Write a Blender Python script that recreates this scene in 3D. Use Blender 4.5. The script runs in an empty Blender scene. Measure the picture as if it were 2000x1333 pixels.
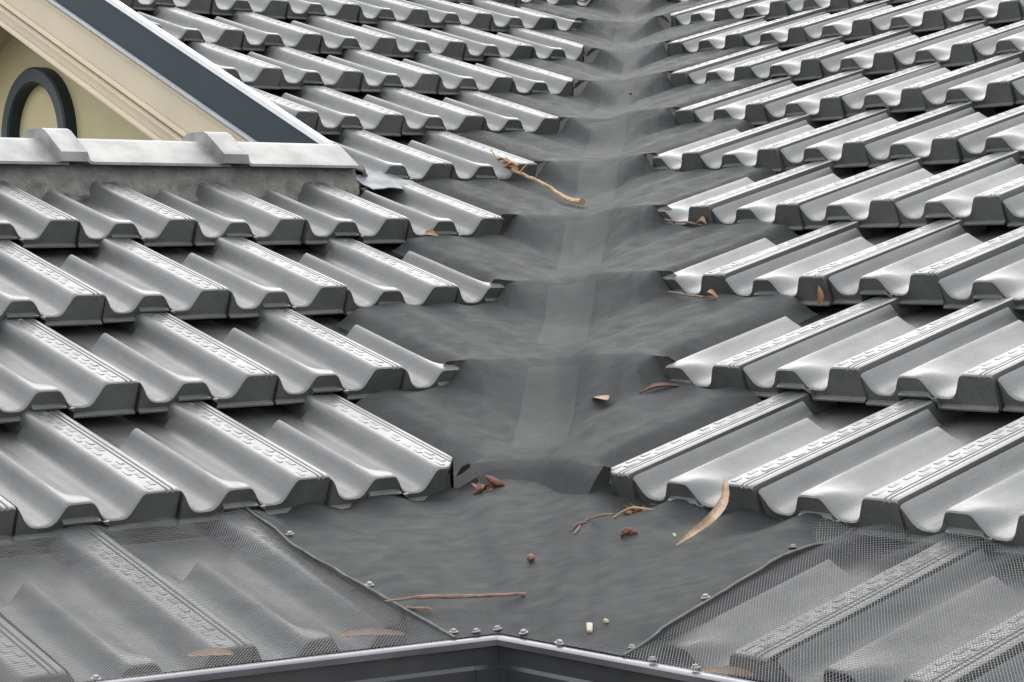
import bpy, bmesh, math, random
from mathutils import Vector, Matrix, noise

random.seed(7)
R = math.radians
SC = bpy.context.scene
COL = SC.collection

# ------------------------------------------------------------------ camera
CAM = Vector((0.40853, -3.02814, 0.29402))
YAW, PITCH, ROLL, FOC = -0.1209007, -0.0411547, -0.0162722, 4.320405
fw = Vector((math.sin(YAW)*math.cos(PITCH), math.cos(YAW)*math.cos(PITCH), math.sin(PITCH)))
rt = Vector((math.cos(YAW), -math.sin(YAW), 0))
up = rt.cross(fw)
rt2 = rt*math.cos(ROLL) + up*math.sin(ROLL)
up2 = -rt*math.sin(ROLL) + up*math.cos(ROLL)
cam_data = bpy.data.cameras.new('camera')
cam = bpy.data.objects.new('camera', cam_data)
COL.objects.link(cam)
cam.matrix_world = Matrix(((rt2.x, up2.x, -fw.x, CAM.x), (rt2.y, up2.y, -fw.y, CAM.y),
                           (rt2.z, up2.z, -fw.z, CAM.z), (0, 0, 0, 1)))
cam_data.sensor_width = 36
cam_data.lens = FOC*1000/2000*36
cam_data.clip_start = 0.05
cam_data.clip_end = 2000
SC.camera = cam

# ------------------------------------------------------------------ sky, sun, exposure
SUN_EL, SUN_AZ = R(40), R(-2)          # azimuth measured from +Y towards +X
world = bpy.data.worlds.new('World'); SC.world = world; world.use_nodes = True
nt = world.node_tree; nt.nodes.clear()
sky = nt.nodes.new('ShaderNodeTexSky'); sky.sky_type = 'NISHITA'; sky.sun_disc = False
sky.sun_elevation = SUN_EL; sky.sun_rotation = SUN_AZ
sky.air_density = 1.6; sky.dust_density = 4.0; sky.ozone_density = 1.0
hsv = nt.nodes.new('ShaderNodeHueSaturation'); hsv.inputs['Saturation'].default_value = 0.13
hsv.inputs['Value'].default_value = 1.0
bg = nt.nodes.new('ShaderNodeBackground'); bg.inputs['Strength'].default_value = 0.15
wo = nt.nodes.new('ShaderNodeOutputWorld')
nt.links.new(sky.outputs[0], hsv.inputs['Color']); 
cl = nt.nodes.new('ShaderNodeMix'); cl.data_type = 'RGBA'          # even cloud cover over the clear sky
cl.inputs['Factor'].default_value = 0.85; cl.inputs['B'].default_value = (7.9, 8.05, 8.3, 1)
nt.links.new(hsv.outputs[0], cl.inputs['A']); nt.links.new(cl.outputs['Result'], bg.inputs[0])
nt.links.new(bg.outputs[0], wo.inputs[0])
sun_d = bpy.data.lights.new('sun', 'SUN'); sun_d.energy = 1.1; sun_d.angle = R(75); sun_d.color = (1, .97, .93)
sun = bpy.data.objects.new('sun', sun_d); COL.objects.link(sun)
sd = Vector((math.sin(SUN_AZ)*math.cos(SUN_EL), math.cos(SUN_AZ)*math.cos(SUN_EL), math.sin(SUN_EL)))
sun.rotation_euler = sd.to_track_quat('Z', 'Y').to_euler()
SC.view_settings.view_transform = 'Standard'; SC.view_settings.look = 'None'
SC.view_settings.gamma = 1; SC.view_settings.exposure = 0.97

# ------------------------------------------------------------------ helpers
def link(nt_, a, b): nt_.links.new(a, b)

def material(name, col, col2=None, rough=.5, nscale=12, bump=0, bscale=60, spec=.5, metal=0, rvar=0,
             speck=0, speckcol=None, objvar=0, stretch=None, coat=0, ior=1.5, alpha=0, detail=6, streak=0):
    m = bpy.data.materials.new(name); m.use_nodes = True
    t = m.node_tree; N = t.nodes; b = N['Principled BSDF']
    geo = N.new('ShaderNodeNewGeometry')
    mp = N.new('ShaderNodeMapping'); link(t, geo.outputs['Position'], mp.inputs['Vector'])
    if stretch: mp.inputs['Scale'].default_value = stretch
    no = N.new('ShaderNodeTexNoise'); no.inputs['Scale'].default_value = nscale; no.inputs['Detail'].default_value = detail
    link(t, mp.outputs[0], no.inputs['Vector'])
    mx = N.new('ShaderNodeMix'); mx.data_type = 'RGBA'
    mx.inputs['A'].default_value = (*col, 1); mx.inputs['B'].default_value = (*(col2 or col), 1)
    rmp = N.new('ShaderNodeMapRange'); rmp.inputs['From Min'].default_value = .35; rmp.inputs['From Max'].default_value = .65
    link(t, no.outputs['Fac'], rmp.inputs['Value']); link(t, rmp.outputs[0], mx.inputs['Factor'])
    out = mx.outputs['Result']
    if speck:
        n2 = N.new('ShaderNodeTexNoise'); n2.inputs['Scale'].default_value = speck; n2.inputs['Detail'].default_value = 2
        link(t, geo.outputs['Position'], n2.inputs['Vector'])
        r2_ = N.new('ShaderNodeMapRange'); r2_.inputs['From Min'].default_value = .62; r2_.inputs['From Max'].default_value = .75
        link(t, n2.outputs['Fac'], r2_.inputs['Value'])
        m2 = N.new('ShaderNodeMix'); m2.data_type = 'RGBA'; m2.inputs['B'].default_value = (*speckcol, 1)
        link(t, r2_.outputs[0], m2.inputs['Factor']); link(t, out, m2.inputs['A']); out = m2.outputs['Result']
    if streak:
        nm = N.new('ShaderNodeTexNoise'); nm.inputs['Scale'].default_value = 17; nm.inputs['Detail'].default_value = 8; nm.inputs['Roughness'].default_value = .7
        link(t, geo.outputs['Position'], nm.inputs['Vector'])
        rm = N.new('ShaderNodeMapRange'); rm.inputs['From Min'].default_value = .56; rm.inputs['From Max'].default_value = .74; rm.inputs['To Max'].default_value = .5
        link(t, nm.outputs['Fac'], rm.inputs['Value'])
        mm = N.new('ShaderNodeMix'); mm.data_type = 'RGBA'; mm.inputs['B'].default_value = (.085, .083, .055, 1)
        link(t, rm.outputs[0], mm.inputs['Factor']); link(t, out, mm.inputs['A']); out = mm.outputs['Result']
        tc = N.new('ShaderNodeTexCoord'); oi0 = N.new('ShaderNodeObjectInfo')
        vm = N.new('ShaderNodeVectorMath'); vm.operation = 'MULTIPLY_ADD'
        vm.inputs[1].default_value = (38, 5, 38); cmb = N.new('ShaderNodeMath'); cmb.operation = 'MULTIPLY'; cmb.inputs[1].default_value = 57.
        link(t, oi0.outputs['Random'], cmb.inputs[0]); link(t, tc.outputs['Object'], vm.inputs[0]); link(t, cmb.outputs[0], vm.inputs[2])
        ns = N.new('ShaderNodeTexNoise'); ns.inputs['Scale'].default_value = 1.6; ns.inputs['Detail'].default_value = 7; ns.inputs['Roughness'].default_value = .65
        link(t, vm.outputs[0], ns.inputs['Vector'])
        rs = N.new('ShaderNodeMapRange'); rs.inputs['From Min'].default_value = .3; rs.inputs['From Max'].default_value = .72
        rs.inputs['To Min'].default_value = 1-streak; rs.inputs['To Max'].default_value = 1+streak
        link(t, ns.outputs['Fac'], rs.inputs['Value'])
        hs = N.new('ShaderNodeHueSaturation'); link(t, rs.outputs[0], hs.inputs['Value']); link(t, out, hs.inputs['Color']); out = hs.outputs[0]
    if objvar:
        oi = N.new('ShaderNodeObjectInfo'); h = N.new('ShaderNodeHueSaturation')
        mr = N.new('ShaderNodeMapRange'); mr.inputs['To Min'].default_value = 1-objvar; mr.inputs['To Max'].default_value = 1+objvar
        link(t, oi.outputs['Random'], mr.inputs['Value']); link(t, mr.outputs[0], h.inputs['Value'])
        link(t, out, h.inputs['Color']); out = h.outputs[0]
    link(t, out, b.inputs['Base Color'])
    b.inputs['Roughness'].default_value = rough; b.inputs['Metallic'].default_value = metal
    b.inputs['Specular IOR Level'].default_value = spec; b.inputs['IOR'].default_value = ior
    b.inputs['Coat Weight'].default_value = coat; b.inputs['Coat Roughness'].default_value = .27
    if rvar:
        n3 = N.new('ShaderNodeTexNoise'); n3.inputs['Scale'].default_value = 35; n3.inputs['Detail'].default_value = 5
        link(t, geo.outputs['Position'], n3.inputs['Vector'])
        r3 = N.new('ShaderNodeMapRange'); r3.inputs['From Min'].default_value = .3; r3.inputs['From Max'].default_value = .7
        r3.inputs['To Min'].default_value = rough-rvar; r3.inputs['To Max'].default_value = rough+rvar
        link(t, n3.outputs['Fac'], r3.inputs['Value']); link(t, r3.outputs[0], b.inputs['Roughness'])
    if bump:
        nb = N.new('ShaderNodeTexNoise'); nb.inputs['Scale'].default_value = bscale; nb.inputs['Detail'].default_value = 4
        link(t, mp.outputs[0], nb.inputs['Vector'])
        bu = N.new('ShaderNodeBump'); bu.inputs['Strength'].default_value = bump; bu.inputs['Distance'].default_value = .004
        link(t, nb.outputs['Fac'], bu.inputs['Height']); link(t, bu.outputs[0], b.inputs['Normal'])
    if alpha:
        b.inputs['Alpha'].default_value = 1-alpha
    return m

M = {
 'tile': material('glazed_grey_tile', (.054, .056, .056), (.071, .072, .070), rough=.44, nscale=14, bump=.18, bscale=600,
                  rvar=.05, speck=360, speckcol=(.12, .12, .115), objvar=.14, ior=1.78, streak=.2, coat=.16),
 'deck': material('roof_underlay', (.03, .03, .03), (.05, .048, .045), rough=.8),
 'sheet': material('valley_mesh_grey', (.031, .034, .035), (.037, .039, .0395), rough=.62, spec=.105, nscale=26, bump=.35, bscale=900,
                   stretch=(1, 4, 2), alpha=.13, rvar=.08),
 'joint': material('mesh_joint', (.062, .065, .066), (.075, .077, .077), rough=.55, nscale=14, alpha=.67, spec=.15),
 'wire': material('aluminium_wire', (.11, .114, .117), (.16, .16, .16), rough=.5, nscale=20),
 'hem': material('mesh_hem', (.05, .052, .052), (.10, .10, .098), rough=.7, nscale=60),
 'flash': material('zinc_valley', (.22, .225, .23), (.28, .285, .285), rough=.5, nscale=10),
 'screw': material('zinc_screw', (.13, .13, .128), (.22, .22, .215), rough=.5, nscale=200),
 'gutter': material('gutter_paint', (.020, .021, .024), (.027, .028, .031), rough=.35, nscale=8, rvar=.06),
 'ring': material('vent_paint', (.012, .022, .027), (.016, .026, .031), rough=.5, spec=.3),
 'lip': material('gutter_lip_sky_sheen', (.055, .055, .068), (.085, .085, .10), rough=.3, nscale=10, rvar=.06),  # sky reflection on the rolled lip, painted in as paler lavender
 'cap': material('ridge_cap_pale', (.125, .125, .12), (.23, .23, .222), rough=.5, nscale=18, bump=.15, bscale=150),
 'mortar': material('mortar', (.10, .097, .089), (.145, .138, .127), rough=.9, nscale=45, bump=1, bscale=170, speck=120, speckcol=(.17, .165, .15)),
 'barge': material('slate_blue_paint', (.012, .024, .031), (.015, .028, .036), rough=.6, nscale=6, spec=.25),
 'white': material('white_paint', (.55, .56, .57), (.62, .63, .65), rough=.45, nscale=14),
 'greylip': material('pale_grey_paint', (.30, .33, .35), (.36, .38, .40), rough=.45),
 'cream': material('cream_board', (.42, .36, .255), (.46, .395, .28), rough=.55, nscale=5),
 'creamwall': material('cream_wall', (.37, .32, .18), (.41, .355, .205), rough=.7, nscale=7, bump=.1),
 'lead': material('lead_flashing', (.10, .113, .122), (.15, .165, .175), rough=.5, nscale=25, bump=.3, bscale=60),
 'twig': material('twig_bark', (.30, .17, .09), (.42, .29, .15), rough=.8, nscale=60, bump=.6, bscale=300),
 'redtwig': material('red_twig_bark', (.12, .062, .05), (.19, .125, .10), rough=.8, nscale=90, bump=.6, bscale=300),
 'paletwig': material('pale_wood', (.26, .165, .085), (.44, .33, .185), rough=.85, nscale=45, bump=.8, bscale=260),
 'tanleaf': material('tan_leaf', (.17, .105, .06), (.32, .225, .145), rough=.6, nscale=40, bump=.4, bscale=200),
 'redleaf': material('red_leaf', (.12, .038, .028), (.17, .075, .05), rough=.6, nscale=70, bump=.4, bscale=200),
 'orangeleaf': material('orange_leaf', (.19, .080, .036), (.22, .145, .075), rough=.6, nscale=70, bump=.4, bscale=200),
 'darkleaf': material('dark_bark', (.06, .028, .024), (.13, .065, .05), rough=.8, nscale=70, bump=.6),
 'chip': material('pale_chip', (.30, .27, .19), (.38, .35, .27), rough=.7, nscale=60),
 'ground': material('paving', (.10, .097, .09), (.14, .135, .128), rough=.9, nscale=3),
}

def obj(name, verts, faces, mat, parent=None, sharp=None, smooth=True):
    me = bpy.data.meshes.new(name); me.from_pydata([tuple(v) for v in verts], [], faces)
    me.validate(); me.update()
    bm = bmesh.new(); bm.from_mesh(me); bmesh.ops.recalc_face_normals(bm, faces=bm.faces); bm.to_mesh(me); bm.free()
    if smooth:
        for p in me.polygons: p.use_smooth = True
        if sharp is not None: me.set_sharp_from_angle(angle=R(sharp))
    me.materials.append(M[mat])
    o = bpy.data.objects.new(name, me); COL.objects.link(o)
    if parent: o.parent = parent
    return o

def tag(o, label=None, cat=None, group=None, kind=None):
    if label: o['label'] = label
    if cat: o['category'] = cat
    if group: o['group'] = group
    if kind: o['kind'] = kind
    return o

def grid_faces(nu, nv):
    return [(i*nv+j, (i+1)*nv+j, (i+1)*nv+j+1, i*nv+j+1) for i in range(nu-1) for j in range(nv-1)]

def sstep(a, b, x):
    if a == b: return float(x >= b)
    t = max(0., min(1., (x-a)/(b-a))); return t*t*(3-2*t)

r2 = math.sqrt(.5)
Z = Vector((0, 0, 1))

class Slope:
    """a = along the eave away from the valley corner, s = up the slope, off = above the rib tops"""
    def __init__(self, e, u, th, z0, right):
        self.e, self.u, self.th, self.z0 = Vector(e), Vector(u), th, z0
        self.c, self.sn = math.cos(th), math.sin(th)
        self.us = self.u*self.c + Z*self.sn
        self.n = -self.u*self.sn + Z*self.c
        self.x = self.e.copy() if right else -self.e
    def P(self, a, s, off=0.): return self.us*s + Z*self.z0 + self.e*a + self.n*off

LS = Slope((-r2, -r2, 0), (-r2, r2, 0), 0.366, 0.0, False)
RS = Slope((r2, -r2, 0), (r2, r2, 0), 0.366, 0.01091, True)
W, G, NOSE = .225, .33374, .037
S0R = -.00444
PHL = [.702, .363, .253, .132, -.878, -.981, -1.087, -1.402, -1.73]
PHR = [.309, .187, -.174, -.537, -.896, -1.25, -1.382, -1.736, -2.107]
while len(PHL) < 12: PHL.append(PHL[-1] - .3375); PHR.append(PHR[-1] - .3375)
def phase(L, k): return L[k] if k >= 0 else L[0] + .1125
# slope distance of the exposed end of each course
def course_s(side, k):
    if side == 'L': return k*G - (.042 if k < 0 else 0)
    return k*G + S0R
def ABZ(a, b, z): return LS.e*a + LS.u*b + Z*z

# ------------------------------------------------------------------ house
house = bpy.data.objects.new('house', None); COL.objects.link(house)
tag(house, 'house with two grey tiled roof slopes meeting in a valley and a cream gable', 'house')

def slab(name, pts, th, mat, parent, n=Z):
    k = len(pts); v = [Vector(p) for p in pts] + [Vector(p)-n*th for p in pts]
    f = [tuple(range(k)), tuple(range(2*k-1, k-1, -1))] + [(i, (i+1) % k, k+(i+1) % k, k+i) for i in range(k)]
    return obj(name, v, f, mat, parent, smooth=False)

def vx(S, s, x):          # a of the point of slope S at height s that has world x
    return -(x/r2)*(1 if S is LS else -1) - s*S.c
OFFD = -.095
deckL = slab('roof_slope', [LS.P(1.6, -.36, OFFD), LS.P(vx(LS, -.36, .03), -.36, OFFD), LS.P(vx(LS, 4.2, -.02), 4.2, OFFD),
                            LS.P(-.68, 4.2, OFFD), LS.P(-.68, 1.35, OFFD), LS.P(1.6, 1.3, OFFD)], .02, 'deck', house, LS.n)
tag(deckL, 'left roof slope of grey ribbed tiles')
deckR = slab('roof_slope', [RS.P(2.2, -.33, OFFD), RS.P(2.2, 4.2, OFFD), RS.P(vx(RS, 4.2, .02), 4.2, OFFD),
                            RS.P(vx(RS, -.33, .05), -.33, OFFD)], .02, 'deck', house, RS.n)
tag(deckR, 'right roof slope of grey ribbed tiles')

# ---- the tile
PK = [(.024, -.0065), (.036, -.0095), (.075, -.0245), (.10, -.0298), (.125, -.0322), (.155, -.0333), (.205, -.0333), (.238, -.0315), (.262, -.0265), (.304, -.0098), (.317, -.0068), (.335, -.0058),
      (.455, -.0058), (.475, -.0082), (.495, -.0135), (.54, -.0285), (.565, -.0318), (.595, -.0333), (.655, -.0333), (.688, -.0315), (.71, -.0265), (.762, -.0042), (.775, -.0012), (.79, 0.), (.80, 0.)]
BK = [(.317, -.0068), (.33, -.0055), (.345, -.0068), (.40, -.0155), (.47, -.0245), (.53, -.0305), (.565, -.0326), (.595, -.0333), (.63, -.0333)]   # body of the small roll
def interp(K, u):
    for (u0, z0), (u1, z1) in zip(K, K[1:]):
        if u0 <= u <= u1: return z0+(z1-z0)*(u-u0)/(u1-u0)
    return K[-1][1]
def prof(u):
    if u >= .80:
        z = 0.
        for g0 in (.918, .952):
            d = abs(u-g0)
            if d < .009: z -= .0026*(1-d/.009)
        if u > .985: z -= .0015*(u-.985)/.015
        return z
    for (u0, z0), (u1, z1) in zip(PK, PK[1:]):
        if u0 <= u <= u1:
            t = (u-u0)/(u1-u0); return z0+(z1-z0)*t
    return PK[0][1]
US = [.024, .036, .055, .075, .10, .125, .155, .18, .205, .22, .235, .262, .284, .2949, .2951, .304, .317, .33, .345, .37, .40, .455, .475, .495, .52, .54, .565, .5749, .5751,
      .595, .625, .655, .672, .688, .71, .728, .744, .746, .762, .775, .79, .80, .83, .87, .909, .918, .927, .943, .952, .961, .985, 1.0]
def base_z(u): return -.0345 if .295 < u < .575 else -.0500
def tile_mesh(seed):
    rg = random.Random(seed)
    V, F = [], []
    L = G + .05
    ys = [0, .0016, .005, .014, .03, .05, .08, .30*G, .60*G, .74*G, .7515*G, .7575*G, .9*G, .9415*G, .9485*G, L]
    dz = [-.0032, -.0012, -.0002, 0, 0, 0, 0, 0, 0, 0, 0, 0, 0, 0, 0, 0]
    nu = len(US); rows = []
    def small(u, y):
        z = prof(u)
        if .317 <= u <= .63:
            f = sstep(.012, .075, y); z = z*(1-f) + f*interp(BK, u)
        if u < .745:
            yc_ = .7545*G if .11 < u < .57 else .945*G
            f = sstep(yc_-.0009, yc_+.0009, y); z = z*(1-f) + f*-.033
        return z
    def addrow(pts):
        i0 = len(V); V.extend(pts); rows.append(i0)
    bottom = []
    def zb(u): return base_z(u)
    for yy, hh in ((.016, 0), (-.0038, 0), (-.0042, .0026), (.0034, .0055)):
        addrow([(u*W, yy, min(zb(u)+hh, prof(u)-.0075 if hh else 9)) for u in US])
    for y, d in zip(ys, dz):
        addrow([(u*W, y, small(u, y)+d-NOSE*y/G) for u in US])
    for a, b in zip(rows, rows[1:]):
        for i in range(nu-1): F.append((a+i, a+i+1, b+i+1, b+i))
    # side walls
    for i in (0, nu-1):
        prev = None
        for r_i, y in enumerate(ys):
            top = rows[4+r_i]+i
            z = V[top][2]
            V.append((V[top][0], V[top][1], -.0500-NOSE*max(0, y)/G+ (.006 if y > .02 else 0))); bot = len(V)-1
            if prev: F.append((prev[0], top, bot, prev[1]))
            prev = (top, bot)
    # raised dashes along the crown of the main rib
    for r_, (u0, u1) in enumerate(((.808, .848), (.858, .902))):
        y = .006 + r_*.014
        while y < G-.005:
            ln = .0185*rg.uniform(.78, 1.12)
            if rg.random() < .07: y += .027; continue
            z0 = -NOSE*y/G; z1 = -NOSE*(y+ln)/G; h = rg.uniform(.0003, .0008); i0 = len(V)
            xa, xb, ins = u0*W, u1*W, .0016
            V.extend([(xa, y, z0-.001), (xb, y, z0-.001), (xb, y+ln, z1-.001), (xa, y+ln, z1-.001),
                      (xa+ins, y+ins, z0+h), (xb-ins, y+ins, z0+h), (xb-ins, y+ln-ins, z1+h), (xa+ins, y+ln-ins, z1+h)])
            F.extend([(i0+4, i0+5, i0+6, i0+7)] + [(i0+q, i0+(q+1) % 4, i0+4+(q+1) % 4, i0+4+q) for q in range(4)])
            y += .027
    me = bpy.data.meshes.new('roof_tile'); me.from_pydata(V, [], F); me.validate(); me.update()
    bm = bmesh.new(); bm.from_mesh(me); bmesh.ops.recalc_face_normals(bm, faces=bm.faces)
    # face outward
    bm.faces.ensure_lookup_table()
    tot = sum(f.normal.z*f.calc_area() for f in bm.faces)
    if tot < 0: bmesh.ops.reverse_faces(bm, faces=bm.faces)
    bm.to_mesh(me); bm.free()
    for p in me.polygons: p.use_smooth = True
    me.set_sharp_from_angle(angle=R(38))
    me.materials.append(M['tile'])
    return me
TILES = [tile_mesh(i) for i in range(6)]

# where the visible tiles of each course stop at the valley mesh
AL = [.030, -.168, -.503, -.766, -1.098, -1.42, -1.745, -2.052, -2.262]
AR = [.257, .038, -.298, -.653, -1.031, -1.298, -1.655, -2.008, -2.380]
while len(AL) < 12: AL.append(AL[-1]-.312); AR.append(AR[-1]-.316)
def XC(y): return .07 - .024*y         # plan position of the middle of the valley
def project(p):
    d = p - CAM; z = d.dot(fw)
    if z < .05: return None
    return 1000+FOC*1000*d.dot(rt2)/z, 666.5-FOC*1000*d.dot(up2)/z

def cut_mesh(me, mw, planes):
    inv = mw.inverted(); bm = bmesh.new(); bm.from_mesh(me)
    for co, no in planes:                 # keep the side the normal points away from
        l = inv @ co; n = (mw.to_3x3().transposed() @ no).normalized()
        bmesh.ops.bisect_plane(bm, geom=bm.verts[:]+bm.edges[:]+bm.faces[:], plane_co=l, plane_no=n, clear_outer=True)
        ed = [e for e in bm.edges if e.is_boundary and all(abs((v.co-l).dot(n)) < 1e-5 for v in e.verts)]
        if ed:                             # give the cut a face of its own thickness
            r = bmesh.ops.extrude_edge_only(bm, edges=ed)
            for v in [x for x in r['geom'] if isinstance(x, bmesh.types.BMVert)]: v.co.z -= .014
    if not bm.faces: bm.free(); return None
    m2 = me.copy(); bm.to_mesh(m2); bm.free(); return m2

ntile = 0
for side, S, PH, deck in (('L', LS, PHL, deckL), ('R', RS, PHR, deckR)):
    for k in range(-1, 12):
        s = course_s(side, k); ph = phase(PH, k)
        for j in range(-22, 30):
            aj = ph + j*W                                  # position of the joint at the tile's right edge
            a0 = aj + W if side == 'L' else aj - W         # local origin
            rnd = random.Random(hash((side == 'L', k, j)) & 0xffff)
            org = S.P(a0, s + rnd.uniform(-.0045, .0045), rnd.uniform(-.0016, .0016))
            cs = [S.P(a0 + (-W*q if side == 'L' else W*q), s+G*t) for q in (0, 1) for t in (0, 1)]
            pr = [project(c) for c in cs]
            if any(p is None for p in pr): continue
            if k >= 0 and max(a0, aj) < (AL if side == 'L' else AR)[k] + .004: continue     # wholly under the mesh: not laid
            xs = [p[0] for p in pr]; yv = [p[1] for p in pr]
            if max(xs) < -170 or min(xs) > 2170 or max(yv) < -110 or min(yv) > 1480: continue
            mw = Matrix(((S.x.x, S.us.x, S.n.x, org.x), (S.x.y, S.us.y, S.n.y, org.y), (S.x.z, S.us.z, S.n.z, org.z), (0, 0, 0, 1)))
            mw = mw @ Matrix.Rotation(R(rnd.uniform(-.6, .6)), 4, 'Z') @ Matrix.Rotation(R(rnd.uniform(-.25, .25)), 4, 'Y')
            planes = []
            vy = org.y
            full = [mw @ Vector((q*W, t, 0)) for q in (0, 1) for t in (0, G+.05)]
            if side == 'L':
                d = [p.x - (XC(p.y)-.115) for p in full]
                if min(d) > 0: continue
                if max(d) > 0: planes.append((Vector((XC(vy)-.115, vy, 0)), Vector((1, .024, 0)).normalized()))
                if k >= 4:
                    av = [p.dot(LS.e) for p in full]
                    if min(av) > -.662: continue
                    if max(av) > -.662: planes.append((LS.e*-.662, LS.e))
            else:
                d = [p.x - (XC(p.y)+.115) for p in full]
                if max(d) < 0: continue
                if min(d) < 0: planes.append((Vector((XC(vy)+.115, vy, 0)), Vector((-1, -.024, 0)).normalized()))
            me = rnd.choice(TILES)
            if planes:
                me = cut_mesh(me, mw, planes)
                if me is None: continue
            o = bpy.data.objects.new('roof_tile', me); COL.objects.link(o); o.parent = deck
            o.matrix_world = mw; ntile += 1
print('tiles', ntile)

# ------------------------------------------------------------------ ridge of the low wing
RB = 1.217
capsec = [(RB-.012, .462), (RB-.012, .467), (RB+.052, .5085), (RB+.066, .513), (RB+.092, .513), (RB+.106, .5085), (RB+.17, .467), (RB+.17, .462)]
def grow(sec, d):
    return [(b + (-d if b < RB+.079 else d)*.9, z + (d if z > .4635 else d*.25)) for b, z in sec]
def loft(name, rings, mat, parent, sharp=30):
    n = len(rings[0]); V = [v for r in rings for v in r]; F = []
    for i in range(len(rings)-1):
        for q in range(n): F.append((i*n+q, i*n+(q+1) % n, (i+1)*n+(q+1) % n, (i+1)*n+q))
    F.append(tuple(range(n-1, -1, -1))); F.append(tuple((len(rings)-1)*n+q for q in range(n)))
    return obj(name, V, F, mat, parent, sharp=sharp)
# mortar bed
V = []; na, nv = 420, 18
for i in range(na):
    a = 1.5 + (-.622-1.5)*i/(na-1)
    lump = 0
    for ac in (-.325, .012, .347, .682, 1.017):
        lump = max(lump, sstep(.05, .02, abs(a-ac-.012)))
    for j in range(nv):
        t = j/(nv-1)
        b = RB + .012 - .03*t**1.2; z = .469*(1-t) + .385*t
        nn = noise.noise(Vector((a*28, z*30, 1)))*(.006+.010*t) + noise.noise(Vector((a*75, z*80, 5)))*(.003+.004*t)
        b2 = b - nn*(.3+t) - lump*.012*sstep(0, .12, t)*(1-t*.5)
        V.append(ABZ(a, b2, z))
bed = obj('ridge_bedding', V, grid_faces(na, nv), 'mortar', house)
tag(bed, 'rough grey mortar bedding under the pale ridge caps')
for i, (an, af) in enumerate(((-.303, -.618), (.034, -.325), (.369, .012), (.704, .347), (1.039, .682))):
    rings = []
    for a, d in ((an, .012), (an, .0165), (an-.052, .0165), (an-.064, .002), (an-.07, 0), (af, 0)):
        rings.append([ABZ(a, b, z - (.0015*(an-a)/.3)) for b, z in grow(capsec, d)])
    loft('ridge_cap', rings, 'cap', bed, 25)
# closed end of the ridge: dark gap with ragged mortar
V = []; nn_ = 14
for i in range(nn_):
    for j in range(8):
        b = RB-.012+.14*i/(nn_-1); zt = .40+.09*(j/7)*(1-abs(2*i/(nn_-1)-1)**2)
        V.append(ABZ(-.616-.006*noise.noise(Vector((b*60, zt*60, 3))), b, zt))
obj('end_bedding', V, grid_faces(nn_, 8), 'mortar', bed)

# ------------------------------------------------------------------ gable
AB = -.65; SLP = .415
def zw(b): return .523 + .42*(b-1.364)
B0 = 3.03
def rake(name, d0, d1, a0, a1, mat, parent, b_lo=1.36, ch=0.):
    """board following the right hand rake and returning down the left one; d0,d1 below the top line"""
    out = []
    for sgn in (1, -1):
        rings = []
        for b in (b_lo, B0):
            zt = zw(b)
            bb = b if sgn > 0 else 2*B0-b
            rings.append([ABZ(a0, bb, zt-d0), ABZ(a1-ch, bb, zt-d0), ABZ(a1, bb, zt-d0-ch*.9), ABZ(a1, bb, zt-d1), ABZ(a0, bb, zt-d1)] if ch else
                         [ABZ(a0, bb, zt-d0), ABZ(a1, bb, zt-d0), ABZ(a1, bb, zt-d1), ABZ(a0, bb, zt-d1)])
        out.append(loft(name, rings, mat, parent))
    return out
WA = AB - .19
# gable wall
ws = [ABZ(WA, 1.0, .1), ABZ(WA, 2*B0-1.0, .1), ABZ(WA, 2*B0-1.0, zw(1.0)-.24), ABZ(WA, B0, zw(B0)-.24), ABZ(WA, 1.0, zw(1.0)-.24)]
gw = obj('gable_wall', ws + [p - LS.e*.05 for p in ws], [(0, 1, 2, 3, 4), (9, 8, 7, 6, 5)] + [(i, (i+1) % 5, 5+(i+1) % 5, 5+i) for i in range(5)],
         'creamwall', house, smooth=False)
tag(gw, 'cream gable wall behind the pale ridge')
# round vent: ring and cover disc
def ring(name, ri, ro, dep, mat, parent, n=72):
    V, F = [], []
    pr = [(ri, 0), (ri, dep*.86), (ri+.005, dep), (ro-.005, dep), (ro, dep*.86), (ro, 0)]
    for i in range(n):
        t = 2*math.pi*i/n
        for r_, d in pr: V.append(ABZ(WA+d, B0+r_*math.cos(t), .61+r_*math.sin(t)))
    m = len(pr)
    for i in range(n):
        for q in range(m-1): F.append((i*m+q, ((i+1) % n)*m+q, ((i+1) % n)*m+q+1, i*m+q+1))
    return obj(name, V, F, mat, parent, sharp=25)
ring('vent_surround', .150, .193, .036, 'ring', gw)
bb_ = rake('bargeboard', .016, .103, AB-.022, AB, 'barge', house)
for q in bb_: tag(q, 'dark slate blue bargeboard of the gable')
for sgn, pb in ((0, bb_[0]), (1, bb_[1])):
    pass
def rk2(name, d0, d1, a0, a1, mat, ch=0.):
    for q, pb in zip(rake(name, d0, d1, a0, a1, mat, None, ch=ch), bb_): q.parent = pb
rk2('barge_capping', .0035, .0158, AB-.012, AB+.004, 'white')
rk2('edge_strip', .1032, .111, AB-.022, AB+.006, 'greylip')
rk2('frieze_board', .1167, .2003, AB-.03, AB-.012, 'cream')
rk2('top_bead', .1165, .1255, AB-.0125, AB-.002, 'cream', .0062)
rk2('bead_moulding', .2005, .2105, AB-.03, AB-.001, 'cream', .0066)
rk2('bead_moulding', .2195, .2295, AB-.03, AB-.003, 'cream', .0066)
rk2('backing_board', .2107, .2193, AB-.03, AB-.016, 'cream')
rk2('lower_board', .2297, .258, AB-.03, AB-.014, 'cream')
rk2('lower_bead', .2582, .270, AB-.03, AB-.004, 'cream', .0068)
rk2('soffit_board', .2395, .250, WA, AB-.0305, 'creamwall')

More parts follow.
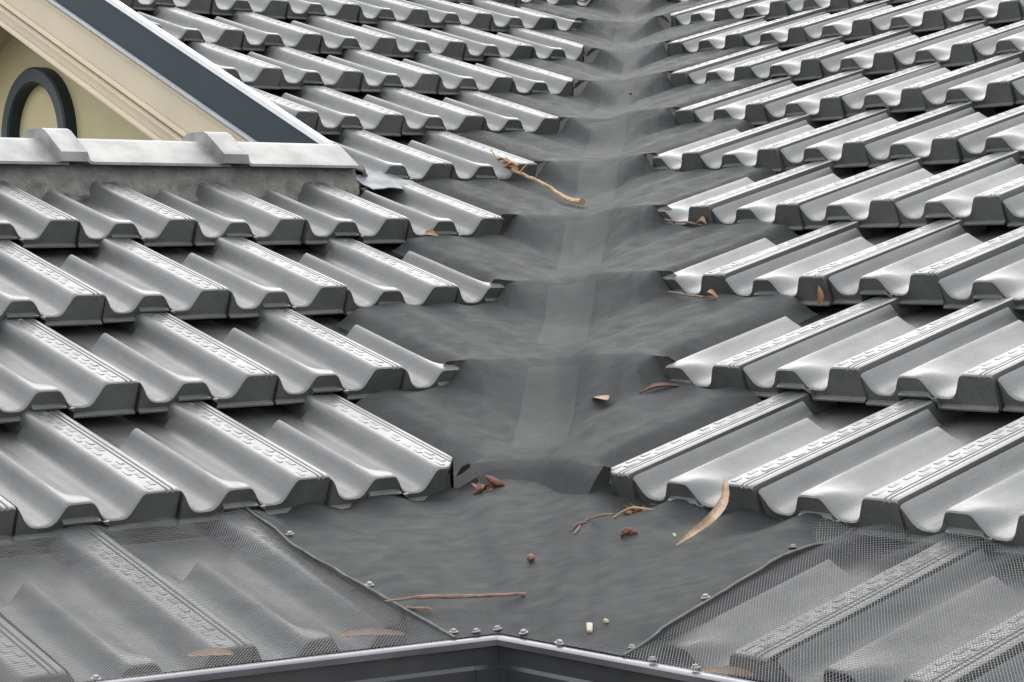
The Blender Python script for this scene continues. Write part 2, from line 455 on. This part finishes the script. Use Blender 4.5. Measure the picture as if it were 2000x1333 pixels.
# ------------------------------------------------------------------ gutters
LIPZ = -.125
def on_z(x, y, z):
    d = fw + rt2*(x-1000)/(FOC*1000) - up2*(y-666.5)/(FOC*1000)
    return CAM + d*((z-CAM.z)/d.z)
GC = Vector((.1003, -.6503, LIPZ))
GLd = Vector((-.7963, -.6049, 0)).normalized()
GRd = Vector((.7415, -.671, 0)).normalized()
def gutter(d, inward, label, ln, corner_cut):
    # section: (outward distance from the lip line, z below lip)
    sec_face = [(-.004, -.010), (-.004, -.030), (-.007, -.034), (-.007, -.088), (-.002, -.094), (.004, -.112), (.11, -.112), (.11, -.02), (.108, -.02),
                (.108, -.110), (.006, -.110), (0, -.094), (-.004, -.088), (-.004, -.034), (0, -.030), (0, -.010)]
    sec_lip = [(-.010, -.0095), (-.011, -.003), (-.008, -.0005), (-.004, .0004), (.003, 0), (.006, -.003), (.006, -.0095)]
    nrm = inward
    def run(sec, name, mat, parent):
        rings = []
        for t in (0, ln):
            ring_ = []
            for w_, z in sec:
                p = GC + Z*z + nrm*w_ + d*t
                if t == 0:     # mitre on the plane through the corner
                    p = GC + Z*z + nrm*w_ + d*(w_*corner_cut)
                ring_.append(p)
            rings.append(ring_)
        return loft(name, rings, mat, parent, 30)
    g_ = run(sec_face, 'gutter', 'gutter', house); tag(g_, label)
    run(sec_lip, 'gutter_lip', 'lip', g_)
    return g_
nLg = Vector((-GLd.y, GLd.x, 0)); nLg = nLg if nLg.dot(LS.u) > 0 else -nLg
nRg = Vector((-GRd.y, GRd.x, 0)); nRg = nRg if nRg.dot(RS.u) > 0 else -nRg
# mitre: points of both runs at distance w from their lip lines coincide
def mitre(n1, d1, n2, d2):
    # find t so that n1+d1*t is on the bisector (n1+n2 direction)
    m_ = (n1+n2).normalized(); h = 1/m_.dot(n1); q = m_*h
    return (q-n1).dot(d1)
gL = gutter(GLd, nLg, 'left run of dark grey gutter', 2.2, mitre(nLg, GLd, nRg, GRd))
gR = gutter(GRd, nRg, 'right run of dark grey gutter', 2.2, mitre(nRg, GRd, nLg, GLd))
def strip(parent, d, n, t0, t1, name='corner_strap'):
    pts = []
    for w_, z in ((-.0045, -.0115), (-.0045, -.03), (-.0085, -.034), (-.0085, -.089)):
        pts.append((w_, z))
    rings = [[GC+Z*z+n*w_+d*t for w_, z in pts] + [GC+Z*z+n*(w_+.0025)+d*t for w_, z in reversed(pts)] for t in (t0, t1)]
    return loft(name, rings, 'gutter', parent, 30)
strip(gL, GLd, nLg, .004, .034); strip(gR, GRd, nRg, .004, .022)
# screw hole plugs on the gutter face
# ------------------------------------------------------------------ walls under the eaves, ground
for S, d, n, lab in ((LS, GLd, nLg, 'left'), (RS, GRd, nRg, 'right')):
    p0 = GC + n*.42 + Z*-.12
    q0 = p0 + d*-.35; q1 = p0 + d*2.4
    v = [q0, q1, q1+n*.1, q0+n*.1]; v = v + [p-Z*2.6 for p in v]
    w_ = obj('wall', v, [(0, 1, 2, 3), (7, 6, 5, 4)] + [(i, (i+1) % 4, 4+(i+1) % 4, 4+i) for i in range(4)], 'creamwall', house, smooth=False)
gr = obj('ground', [(-400, -400, -2.85), (400, -400, -2.85), (400, 400, -2.85), (-400, 400, -2.85)], [(0, 1, 2, 3)], 'ground', smooth=False)
tag(gr, kind='structure')
# hidden rear slope of the low wing and of the gable roof
slab('rear_roof_slope', [ABZ(1.6, RB+.09, .47), ABZ(-.68, RB+.09, .47), ABZ(-.68, RB+1.4, -.03), ABZ(1.6, RB+1.4, -.03)], .03, 'deck', house)
slab('rear_roof_slope', [ABZ(-.69, B0, zw(B0)-.05), ABZ(-5, B0, zw(B0)-.05), ABZ(-5, 2*B0-1.2, zw(1.2)-.05), ABZ(-.69, 2*B0-1.2, zw(1.2)-.05)], .03, 'deck', house)

# ------------------------------------------------------------------ valley mesh
def PL(s, x): return Vector((x, s*LS.c/r2 + x, s*LS.sn))
def PR(s, x): return Vector((x, s*RS.c/r2 - x, s*RS.sn + RS.z0))
def ribrel(u):
    z = prof(min(max(u, .02), .99)); return z/.0333       # 0 at crests, -1 in pans
def smoothrel(u):
    return sum(ribrel((u+d) % 1.) for d in (-.08, -.04, 0, .04, .08))/5
def sheet_off(k, yc, s, x, xc):
    """height of the draped sheet above the plane of the rib crests"""
    left = x < xc
    if left:
        a = vx(LS, s, x); u = ((phase(PHL, k)-a)/W) % 1.; A0, A1 = AL[k], AL[k+1]; inside = A0-a; nx = A1-a
    else:
        a = vx(RS, s, x); u = ((a-phase(PHR, k))/W) % 1.; A0, A1 = AR[k], AR[k+1]; inside = A0-a; nx = A1-a
    cen = sstep(.12, .03, abs(x-xc))
    def core(y_):
        return -NOSE*max(y_, 0)/G + .005 + .006*cen*sstep(.35*G, .02, max(y_, 0))
    base = core(yc)
    rel = .0075*smoothrel(u)*sstep(.0, .05, inside)*(1-.7*cen)*sstep(0, .05, yc)
    d = .085 + .11*cen + .03*noise.noise(Vector((x*9, s*3, 7)))
    rf = sstep(G-max(d, .01), G+.001, yc)*sstep(-.005, .04, nx)
    off = (base+rel)*(1-rf) + core(0)*rf - .031*sstep(.055, .0, inside)*sstep(0, .035, yc)*(1-rf)
    if yc < 0: off -= NOSE*sstep(0, -.055, yc)*(.62 + .5*sstep(.04, .10, abs(x-xc)))
    off -= .012*sstep(.14, .0, abs(x-xc)) 
    off += .0045*noise.noise(Vector((x*7+s*2, s*5, 2.3)))*sstep(0, .06, inside)
    off += .0014*noise.noise(Vector((x*22-s*9, s*16+x*6, 4.1)))*sstep(0, .05, inside)
    return off
V, F = [], []
NX, NS = 110, 34
xw = []
for k in range(0, 11):
    i0 = len(V)
    sa = -.055 if k == 0 else -.0005
    ys_ = [sa + (G+.001-sa)*(j/(NS-1)) for j in range(NS)]
    # finer near the upper step
    ys_ = [sa + (G+.001-sa)*(1-(1-j/(NS-1))**1.5) for j in range(NS)]
    for j, yc in enumerate(ys_):
        s = k*G + yc
        ym = s*LS.c/r2; xc = XC(ym)
        xl = -r2*(AL[k] + s*LS.c); xr = r2*(AR[k] + s*RS.c)
        for i in range(NX):
            t = i/(NX-1)
            # cluster columns in the channel
            x = xl + (xr-xl)*t
            w_ = sstep(-.09, .09, x-xc)
            p = PL(s, x)*(1-w_) + PR(s, x)*w_
            V.append(p + Z*sheet_off(k, yc, s, x, xc))
    F += [(i0+j*NX+i, i0+j*NX+i+1, i0+(j+1)*NX+i+1, i0+(j+1)*NX+i) for j in range(NS-1) for i in range(NX-1)]
VS = [(Vector(v)) for v in V]
valley = obj('valley_mesh', V, F, 'sheet', sharp=70)
tag(valley, 'long grey mesh draped up the roof valley between the tile edges', 'gutter mesh')

for k in range(0, 9):                    # the folded joint down the middle of the mesh
    V = []; nj = 16; y0 = .01 if k == 0 else .14*G
    for j in range(nj):
        yc = y0 + (G-.028-y0)*j/(nj-1); s = k*G+yc; xc = XC(s*LS.c/r2)
        for i in range(9):
            x = xc + (i/8-.5)*(.088 + .008*noise.noise(Vector((s*7, 2, i//4)))); w_ = sstep(-.09, .09, x-xc)
            lift = .0016 - .004*sstep(.25, 0, j/(nj-1))*1
            V.append(PL(s, x)*(1-w_) + PR(s, x)*w_ + Z*(sheet_off(k, yc, s, x, xc) + lift))
    obj('joint_strip', V, grid_faces(nj, 9), 'joint', valley)
V = []
for j in range(60):
    s = -.30 + 4.2*j/59.; xc = XC(s*LS.c/r2)
    for dx, dz_ in ((-.16, -.094), (-.05, -.100), (-.046, -.106), (.046, -.106), (.05, -.100), (.16, -.094)):
        x = xc+dx; w_ = sstep(-.09, .09, dx)
        V.append(PL(s, x)*(1-w_) + PR(s, x)*w_ + Z*dz_)
fl = obj('valley_flashing', V, grid_faces(60, 6), 'flash', house, sharp=20)

# ------------------------------------------------------------------ eave guard panels and apron
def lerp(a, b, t): return a + (b-a)*t
class Panel:
    def __init__(self, S, d, side):
        self.S, self.d, self.side = S, d, side
        self.kL = d.dot(S.e); self.kU = d.dot(S.u)
        self.cA = GC.dot(S.e); self.cB = GC.dot(S.u)
    def at(self, a, q):
        """a along the eave, q 0 at the lip .. 1 under the first tile noses"""
        top = self.S.P(a, .012, -.056)
        t = (a-self.cA)/self.kL
        lip = GC + self.d*t + Z*.0012
        p = lerp(lip, top, q)
        p = p - Z*(.006*math.sin(math.pi*q)) + Z*.0035*noise.noise(Vector((a*6, q*3, 1.5)))
        s_ = p.dot(self.S.u)/self.S.c; s0 = course_s(self.side, -1)
        if s_ > s0-.004:
            ph_ = phase(PHL if self.side == 'L' else PHR, -1); a_ = p.dot(self.S.e)
            u_ = ((ph_-a_)/W if self.side == 'L' else (a_-ph_)/W) % 1.
            want = self.S.P(a_, s_, .003 + .015*smoothrel(u_)*sstep(.4, 1, q) - NOSE*max(0, s_-s0)/G).z
            p.z = max(p.z, want)
        return p
    def blip(self, a): return self.cB + self.kU*(a-self.cA)/self.kL
panels = []
def ribbon(V, F, pts, hw, side):
    """four sided wire through pts"""
    i0 = len(V)
    for p in pts:
        V.extend([p+side*hw, p+Z*hw, p-side*hw, p-Z*hw])
    n = len(pts)
    for i in range(n-1):
        b = i0+i*4
        for q in range(4): F.append((b+q, b+(q+1) % 4, b+4+(q+1) % 4, b+4+q))
for S, d, sd_, amin, amax, lab in ((LS, GLd, 'L', .335, 1.42, 'left gutter guard of fine wire mesh over the eave tiles'),
                                   (RS, GRd, 'R', .635, 1.60, 'right gutter guard of fine wire mesh over the eave tiles')):
    pn = Panel(S, d, sd_); V, F = [], []
    depth = S.c*.012 - pn.blip((amin+amax)/2)
    for fam, pitch, hw in ((-1, .0029, .00036), (1, .0056, .00025)):
        a0 = amin - depth - .02
        while a0 < amax + depth + .02:
            pts = []
            for i in range(25):
                q = i/24.
                a = a0 + (-fam*-1)*0
                a = a0 + (fam)*(depth*q) if fam < 0 else a0 + depth*q - depth
                # fam -1: moves towards the valley going up, fam +1: away from it
                if a < amin - .02*(1-q) or a > amax:
                    if len(pts) > 1: ribbon(V, F, pts, hw, Vector((1, 0, 0)) if fam < 0 else Vector((0, 1, 0)))
                    pts = []; continue
                pts.append(pn.at(a, q) + Z*(.0003*fam))
            if len(pts) > 1: ribbon(V, F, pts, hw, Vector((1, 0, 0)) if fam < 0 else Vector((0, 1, 0)))
            a0 += pitch*math.sqrt(2)*(1 if True else 0)
    o = obj('gutter_guard', V, F, 'wire', smooth=False)
    tag(o, lab, 'gutter guard', 'gutter guards'); panels.append((pn, o))
PNL, PNR = panels[0][0], panels[1][0]

def ap_edge(left, v):
    if left:
        T = LS.P(.357, .03, -.05); B = GC + GLd*.055 + Z*.0016
    else:
        T = RS.P(.662, .03, -.05); B = GC + GRd*.195 + Z*.0016
    return T, B
TLp, BLp = ap_edge(True, 0); TRp, BRp = ap_edge(False, 0)
def ap_top(t):
    x = lerp(TLp.x, TRp.x, t); s = .03
    xc = .082
    w_ = sstep(-.12, .12, x-xc)
    p = PL(s, x)*(1-w_) + PR(s, x)*w_
    return p + Z*(-.0555 + .030*sstep(.15, .07, abs(x-xc)))
def ap_bot(t):
    tc = .24
    if t < tc: p = lerp(BLp, GC, t/tc)
    else: p = lerp(GC, BRp, (t-tc)/(1-tc))
    return Vector((p.x, p.y, LIPZ+.0016))
def apron(t, v):
    # let the corner of the lip line up with the valley channel
    tm = lerp(t, t, v)
    p = lerp(ap_top(t), ap_bot(t), v**1.0)
    edge = sstep(0, .12, t)*sstep(1, .88, t)
    p = p + Z*(.010*math.sin(math.pi*v)*edge*(1 if True else 0)
               + .005*edge*noise.noise(Vector((t*5, v*2.5, 9)))*math.sin(math.pi*min(v*1.1, 1))
               + .0012*edge*noise.noise(Vector((t*16+v*6, v*7, 3)))*math.sin(math.pi*v))
    for S_, sd_ in ((LS, 'L'), (RS, 'R')):
        if (sd_ == 'L') == (p.x < .085):
            s_ = p.dot(S_.u)/S_.c; s0 = course_s(sd_, -1)
            if s_ > s0-.08:
                ph_ = phase(PHL if sd_ == 'L' else PHR, -1); a_ = p.dot(S_.e)
                u_ = ((ph_-a_)/W if sd_ == 'L' else (a_-ph_)/W) % 1.
                zt = S_.P(a_, s_, .008 + .018*smoothrel(u_)*sstep(-.14, -.02, s_) - NOSE*max(0, s_-s0)/G - .004*sstep(-.07, -.01, s_) - .05*sstep(.12, .04, abs(p.x-.085))).z
                p.z = max(p.z, lerp(p.z, zt, sstep(s0-.08, s0, s_)))
    return p
NA, NV = 90, 50
V = [apron(i/(NA-1), j/(NV-1)) for i in range(NA) for j in range(NV)]
apr = obj('valley_apron', V, grid_faces(NA, NV), 'sheet')
tag(apr, 'smooth grey mesh apron spread over the gutter corner', 'gutter mesh')
def tube(name, pts, rad, mat, parent=None, n=8, cap=True):
    V, F = [], []
    for i, p in enumerate(pts):
        d = (pts[min(i+1, len(pts)-1)] - pts[max(i-1, 0)]).normalized()
        s_ = d.cross(Z); s_ = s_.normalized() if s_.length > 1e-4 else Vector((1, 0, 0))
        u_ = s_.cross(d); r_ = rad[i] if isinstance(rad, (list, tuple)) else rad
        for q in range(n):
            t = 2*math.pi*q/n; V.append(p + s_*math.cos(t)*r_ + u_*math.sin(t)*r_)
    for i in range(len(pts)-1):
        for q in range(n): F.append((i*n+q, i*n+(q+1) % n, (i+1)*n+(q+1) % n, (i+1)*n+q))
    F.append(tuple(range(n))); F.append(tuple((len(pts)-1)*n+q for q in range(n)))
    return obj(name, V, F, mat, parent, sharp=50)
for left in (True, False):
    pts = []
    for j in range(40):
        v = j/39.; p = apron(0 if left else 1, v)
        pts.append(p + Z*(.001 + .0008*noise.noise(Vector((v*20, 3 if left else 8, 0)))) + Vector((.002*noise.noise(Vector((v*14, 1, 2))), 0, 0)))
    tube('hem', pts, .0015, 'hem', apr, 6)

# screws
def screw_mesh():
    V, F = [], []
    n = 10; pr = [(.0052, 0), (.0052, .0009), (.0034, .0012), (.0032, .0030), (.0025, .0038), (0.0004, .0040)]
    for r_, z in pr:
        for q in range(n): t = 2*math.pi*q/n; V.append((r_*math.cos(t), r_*math.sin(t), z))
    for i in range(len(pr)-1):
        for q in range(n): F.append((i*n+q, i*n+(q+1) % n, (i+1)*n+(q+1) % n, (i+1)*n+q))
    F.append(tuple((len(pr)-1)*n+q for q in range(n)))
    me = bpy.data.meshes.new('screw'); me.from_pydata(V, [], F); me.update(); me.materials.append(M['screw']); return me
SCREW = screw_mesh()
def screw(p, parent, n=Z):
    o = bpy.data.objects.new('screw', SCREW); COL.objects.link(o); o.parent = parent
    o.location = p; o.rotation_euler = (Vector(n)+Vector((random.uniform(-.2, .2), random.uniform(-.2, .2), 0))).to_track_quat('Z', 'Y').to_euler()
for t, v in ((.012, .22), (.012, .62), (.03, .97), (.13, .985), (.24, .985), (.40, .985), (.985, .955), (.985, .66), (.985, .28), (.99, .03)):
    screw(apron(t, v)+Z*.001, apr)
for t in (.62,): screw(ap_bot(t)+Z*.001, apr)
for pn, o in panels:
    for t in ((.46, .75) if pn.side == 'L' else (.24, .30, .6)):
        screw(GC + pn.d*t + Z*.0035 + (nLg if pn.side == 'L' else nRg)*-.002, o)

# ------------------------------------------------------------------ lead flashing at the end of the low ridge
V = []; ni, nj = 26, 12
for i in range(ni):
    for j in range(nj):
        a = -.640 - .155*i/(ni-1); s = 1.262 + .085*j/(nj-1)
        edge = .010*noise.noise(Vector((i*.25, 2, 0))) if j == 0 else 0
        off = -.036 + .012*math.sin(math.pi*min(1, i/(ni-1)*1.15))**2*(.5+.5*j/(nj-1)) + .006*noise.noise(Vector((a*30, s*22, 6)))
        if i > ni-5: off -= .004*(i-ni+5)*.5
        V.append(LS.P(a, s+edge, off))
V2 = V + [v - LS.n*.0022 for v in V]; nf = grid_faces(ni, nj); k0 = len(V)
rim = [i*nj for i in range(ni)]
F = nf + [tuple(k0+q for q in reversed(f)) for f in nf] + [(rim[i], rim[i+1], k0+rim[i+1], k0+rim[i]) for i in range(ni-1)]
lead = obj('lead_flashing', V2, F, 'lead', house, sharp=50)
tag(lead, 'crumpled blue grey lead flap at the end of the pale ridge')
def lump(name, p, r, mat, parent, seed=0, sq=.6):
    bm = bmesh.new(); bmesh.ops.create_icosphere(bm, subdivisions=2, radius=1)
    for v in bm.verts:
        d = 1 + .35*noise.noise(v.co*1.7 + Vector((seed*3.1, seed, 0)))
        v.co = Vector((v.co.x*r*d, v.co.y*r*d, v.co.z*r*d*sq))
    me = bpy.data.meshes.new(name); bm.to_mesh(me); bm.free(); me.materials.append(M[mat])
    for q in me.polygons: q.use_smooth = True
    o = bpy.data.objects.new(name, me); COL.objects.link(o); o.location = p
    if parent: o.parent = parent
    return o
for i, (a, s, r) in enumerate(((-.628, 1.308, .013), (-.645, 1.295, .009), (-.612, 1.288, .010), (-.634, 1.325, .012))):
    lump('mortar_lump', LS.P(a, s, -.048), r, 'mortar', bed, i)

# ------------------------------------------------------------------ twigs, leaves and bits lying about
from mathutils.bvhtree import BVHTree
def bvh_of(o): return BVHTree.FromPolygons([v.co.copy() for v in o.data.vertices], [tuple(p.vertices) for p in o.data.polygons])
TREES = [bvh_of(valley), bvh_of(apr)]
def settle(o, sink=.0006):
    best = None; l = o.location
    for v in o.data.vertices:
        c = v.co + l
        for t_ in TREES:
            h = t_.ray_cast(Vector((c.x, c.y, c.z+.08)), Vector((0, 0, -1)), .25)
            if h[0] is not None:
                d = c.z - h[0].z; best = d if best is None else min(best, d)
    if best is not None:
        for v in o.data.vertices: v.co.z -= best + sink
        o.data.update()
    return o
def spline(P, n):
    out = []
    P = [Vector(p) for p in P]; Q = [P[0]*2-P[1]] + P + [P[-1]*2-P[-2]]
    for k in range(1, len(Q)-2):
        for i in range(n):
            t = i/n; a, b, c, d = Q[k-1], Q[k], Q[k+1], Q[k+2]
            out.append(.5*((2*b) + (c-a)*t + (2*a-5*b+4*c-d)*t*t + (-a+3*b-3*c+d)*t**3))
    out.append(P[-1]); return out
def twig(P, rads, mat, label, name='twig', group=None, knob=0, parent=None, wob=.002, flat=False):
    pts = spline(P, 7); n = len(pts); rr = []
    for i in range(n):
        f = i/(n-1)*(len(rads)-1); k = min(int(f), len(rads)-2)
        rr.append(lerp(rads[k], rads[k+1], f-k)*(1+.25*noise.noise(Vector((i*.9, P[0][0]*50, 1)))))
    pts = [p + Vector((noise.noise(p*60), noise.noise(p*60+Vector((5, 0, 0))), noise.noise(p*60+Vector((0, 9, 0)))))*wob for p in pts]
    o = tube(name, pts, rr, mat, parent, 7)
    if flat: settle(o)
    if label: tag(o, label, 'twig', group)
    return o
def leaf(P, width, mat, label=None, name='leaf', group=None, curl=.25, roll=0., cat='leaf', parent=None, tip=.9, flat=False):
    """blade along the spline P, widest in the middle, cupped, with a real thickness"""
    pts = spline(P, 6); n = len(pts); V = []; m = 5; d0 = (pts[-1]-pts[0]).normalized()
    sd0 = d0.cross(Z); sd0 = sd0.normalized() if sd0.length > .05 else Vector((1, 0, 0))
    sd0 = Matrix.Rotation(roll, 3, d0) @ sd0; un = sd0.cross(d0)
    for i, p in enumerate(pts):
        t = i/(n-1); w_ = width*.5*(math.sin(math.pi*min(1, t*.94+.04))**tip)*(1+.12*noise.noise(p*90))
        for j in range(m):
            q = j/(m-1)*2-1; V.append(p + sd0*w_*q + un*(w_*curl*q*q*1.6))
    k0 = len(V); V2 = V + [v - un*.0007 for v in V]
    nf = grid_faces(n, m); F = nf + [tuple(k0+q for q in reversed(f)) for f in nf]
    B = [i*m for i in range(n)]; C = [i*m+m-1 for i in range(n)]
    for L_ in (B, C): F += [(L_[i], L_[i+1], k0+L_[i+1], k0+L_[i]) for i in range(n-1)]
    F += [(j, j+1, k0+j+1, k0+j) for j in range(m-1)] + [((n-1)*m+j, (n-1)*m+j+1, k0+(n-1)*m+j+1, k0+(n-1)*m+j) for j in range(m-1)]
    o = obj(name, V2, F, mat, parent, sharp=60)
    if flat: settle(o)
    if label: tag(o, label, cat, group)
    return o

t1 = twig([(-.2, 1.672, .507), (-.178, 1.65, .483), (-.150, 1.612, .463), (-.11, 1.575, .446), (-.07, 1.545, .427), (-.03, 1.49, .402), (.003, 1.452, .389), (.014, 1.436, .388)],
     [.0014, .0022, .0034, .0036, .0034, .0042, .0056, .0078], 'paletwig', 'long tan twig with a thick pale end lying across the mesh beside the tiles')
twig([(-.165, 1.625, .472), (-.15, 1.60, .478), (-.135, 1.585, .470)], [.0022, .0026, .0012], 'twig', None, name='side_shoot', parent=t1)
twig([(-.13, 1.592, .456), (-.118, 1.585, .469), (-.112, 1.58, .473)], [.002, .0014, .0008], 'twig', None, name='side_shoot', parent=t1)
for i, (p, q) in enumerate((((-.185, 1.648, .485), (-.150, 1.605, .470)), ((-.168, 1.622, .468), (-.132, 1.590, .462)), ((-.172, 1.617, .478), (-.146, 1.612, .458)))):
    a, b = Vector(p), Vector(q)
    leaf([a, (a+b)/2+Z*.006, b], .014, 'orangeleaf', 'curled orange brown leaf caught on the long tan twig', group='leaves on the tan twig', roll=i*.8, curl=.5)
twig([(-.036, -.592, -.0965), (-.005, -.594, -.0915), (.004, -.593, -.0915), (.06, -.574, -.0925), (.118, -.549, -.0935)], [.0012, .0016, .0026, .0024, .0020], 'redtwig',
     'straight reddish brown twig lying on the apron above the gutter corner', wob=.0016, flat=True)
twig([(-.012, -.588, -.093), (.012, -.597, -.0935), (.020, -.603, -.095)], [.0016, .0018, .001], 'redtwig', 'tiny reddish twig beside the straight twig near the left hem', flat=True)
leaf([(.288, -.522, -.0445), (.305, -.492, -.036), (.325, -.458, -.024), (.338, -.415, -.010), (.341, -.372, .006), (.339, -.352, .016)], .0115, 'tanleaf',
     'curved tan strip of bark leaning against the right tile noses', name='bark_strip', cat='bark', curl=.45, roll=.5)
rnd = random.Random(3)
def scatter(c, spread, n, ln, wd, mat, label, group, zup=.004):
    for i in range(n):
        a = rnd.uniform(0, 6.28); p = Vector(c) + Vector((rnd.uniform(-1, 1)*spread, rnd.uniform(-1, 1)*spread, zup+rnd.uniform(0, .006)))
        d = Vector((math.cos(a), math.sin(a), rnd.uniform(-.1, .35)))*ln*rnd.uniform(.6, 1.1)
        sw = Vector((-d.y, d.x, 0))*rnd.uniform(-.35, .35)
        leaf([p-d*.5, p+sw+Z*ln*rnd.uniform(-.08, .12), p+d*.5+Z*rnd.uniform(-.1, .3)*ln], wd*rnd.uniform(.6, 1.2), mat, label, group=group, roll=rnd.uniform(-1.4, 1.4), curl=rnd.uniform(.1, .8), flat=True)
scatter((.012, -.075, -.017), .013, 7, .026, .010, 'redleaf', 'small red dry leaf heaped at the valley end of the lowest left tiles', 'red leaves at the lowest left tile end')
scatter((.232, -.285, -.014), .016, 6, .030, .007, 'orangeleaf', 'small orange brown leaf under the lowest right valley tile', 'orange leaves at the lowest right tile end')
twig([(.20, -.29, -.021), (.225, -.30, -.008), (.25, -.312, -.010)], [.0011, .0013, .0008], 'twig', 'thin orange stalk among the leaves under the lowest right valley tile', flat=True)
for i, (P, lab) in enumerate((([(.152, -.352, -.048), (.158, -.345, -.042), (.170, -.335, -.039)], 'short red stalk on the apron, leftmost of the red scraps'),
                              ([(.168, -.325, -.037), (.185, -.328, -.032), (.202, -.335, -.029)], 'red bent stalk on the apron below the right tile corner'),
                              ([(.157, -.372, -.049), (.161, -.36, -.045), (.163, -.345, -.042)], 'upright red stalk at the lower left of the red scraps'))):
    twig(P, [.0012, .0017, .001], 'redtwig', lab, wob=.001, flat=True)
scatter((.228, -.395, -.0345), .008, 3, .022, .009, 'redleaf', 'dull red leaf scrap on the apron right of the bent red stalk', 'red scraps on the apron', .002)
b_ = lump('berry', Vector((.1115, -.432, -.0765)), .0052, 'redleaf', None, 4, .9); settle(b_); tag(b_, 'single dark red berry in the middle of the apron', 'berry')
def chip(p, sx, sy, sz, rz, label):
    bm = bmesh.new(); bmesh.ops.create_cube(bm, size=1)
    for v in bm.verts: v.co = Vector((v.co.x*sx*(1+.2*v.co.y), v.co.y*sy, v.co.z*sz))
    bmesh.ops.bevel(bm, geom=bm.edges[:], offset=min(sx, sy, sz)*.25, segments=2, affect='EDGES')
    me = bpy.data.meshes.new('wood_chip'); bm.to_mesh(me); bm.free(); me.materials.append(M['chip'])
    me.transform(Matrix.Translation(Vector(p)) @ Matrix.Rotation(rz, 4, 'Z') @ Matrix.Rotation(.35, 4, 'X'))
    o = bpy.data.objects.new('wood_chip', me); COL.objects.link(o); settle(o); tag(o, label, 'wood chip')
chip((.203, -.692, -.101), .0062, .018, .0035, .1, 'larger pale wood chip standing near the gutter lip')
chip((.220, -.681, -.0965), .0042, .0065, .0035, .9, 'smaller pale wood chip beside the larger one')
chip((.282, -.432, -.030), .0028, .0085, .002, .3, 'tiny pale sliver left of the curved bark strip')
leaf([(.136, .185, .073), (.150, .165, .073), (.160, .135, .073)], .020, 'orangeleaf', 'single orange leaf lying in the valley between the lowest two courses', roll=.15, curl=.2, tip=.6, flat=True)
leaf([(.205, .145, .086), (.232, .150, .095), (.266, .155, .096)], .013, 'darkleaf', 'dark red brown bark strip under the second right tile course', name='bark_strip', cat='bark', roll=.3, curl=.4, flat=True)
for P, lab in (([(-.085, -.610, -.121), (-.052, -.592, -.116), (-.012, -.600, -.121)], 'flat orange leaf under the left guard near the gutter corner'),
               ([(-.225, -.735, -.121), (-.20, -.722, -.117), (-.178, -.725, -.121)], 'orange brown leaf under the left guard by the gutter lip'),
               ([(.325, -.800, -.125), (.352, -.806, -.120), (.378, -.825, -.124)], 'tan leaf under the right guard by the gutter lip')):
    leaf([Vector((q[0], q[1], -.134)) for q in P], .017, 'orangeleaf', lab, roll=.3, curl=.15, tip=.5)
twig([(.195, 1.105, .347), (.222, 1.087, .341), (.245, 1.068, .338), (.268, 1.052, .334)], [.0014, .002, .0022, .0014], 'redtwig', 'red brown twig under the fourth right tile course at the valley')
leaf([(.255, 1.062, .334), (.268, 1.052, .345), (.276, 1.045, .336)], .012, 'orangeleaf', 'pinkish leaf at the end of the twig under the fourth right course', roll=.8)
twig([(.226, .632, .222), (.25, .600, .217), (.275, .562, .214), (.305, .530, .211)], [.0012, .0018, .002, .0012], 'redtwig', 'reddish twig under the third right tile course at the valley')
leaf([(.285, .545, .212), (.297, .535, .222), (.310, .528, .212)], .010, 'orangeleaf', 'yellowish leaf at the end of the twig under the third right course', roll=.5)
leaf([(.468, .412, .200), (.470, .409, .215), (.468, .412, .232)], .010, 'orangeleaf', 'upright orange leaf stuck against a nose of the third right course', roll=.3)
leaf([(-.262, 1.098, .322), (-.245, 1.083, .328), (-.226, 1.078, .322)], .015, 'orangeleaf', 'yellow brown leaf under the nose of the fourth left course', roll=.7)
twig([(.196, 1.555, .478), (.207, 1.535, .472), (.213, 1.515, .470)], [.001, .0014, .001], 'paletwig', 'small pale stalk under the fifth right tile course at the valley')
s_ = lump('seed_pod', Vector((.0452, 2.49, .666)), .0042, 'darkleaf', None, 8, .8); settle(s_); tag(s_, 'tiny dark seed pod high up in the valley', 'seed pod')
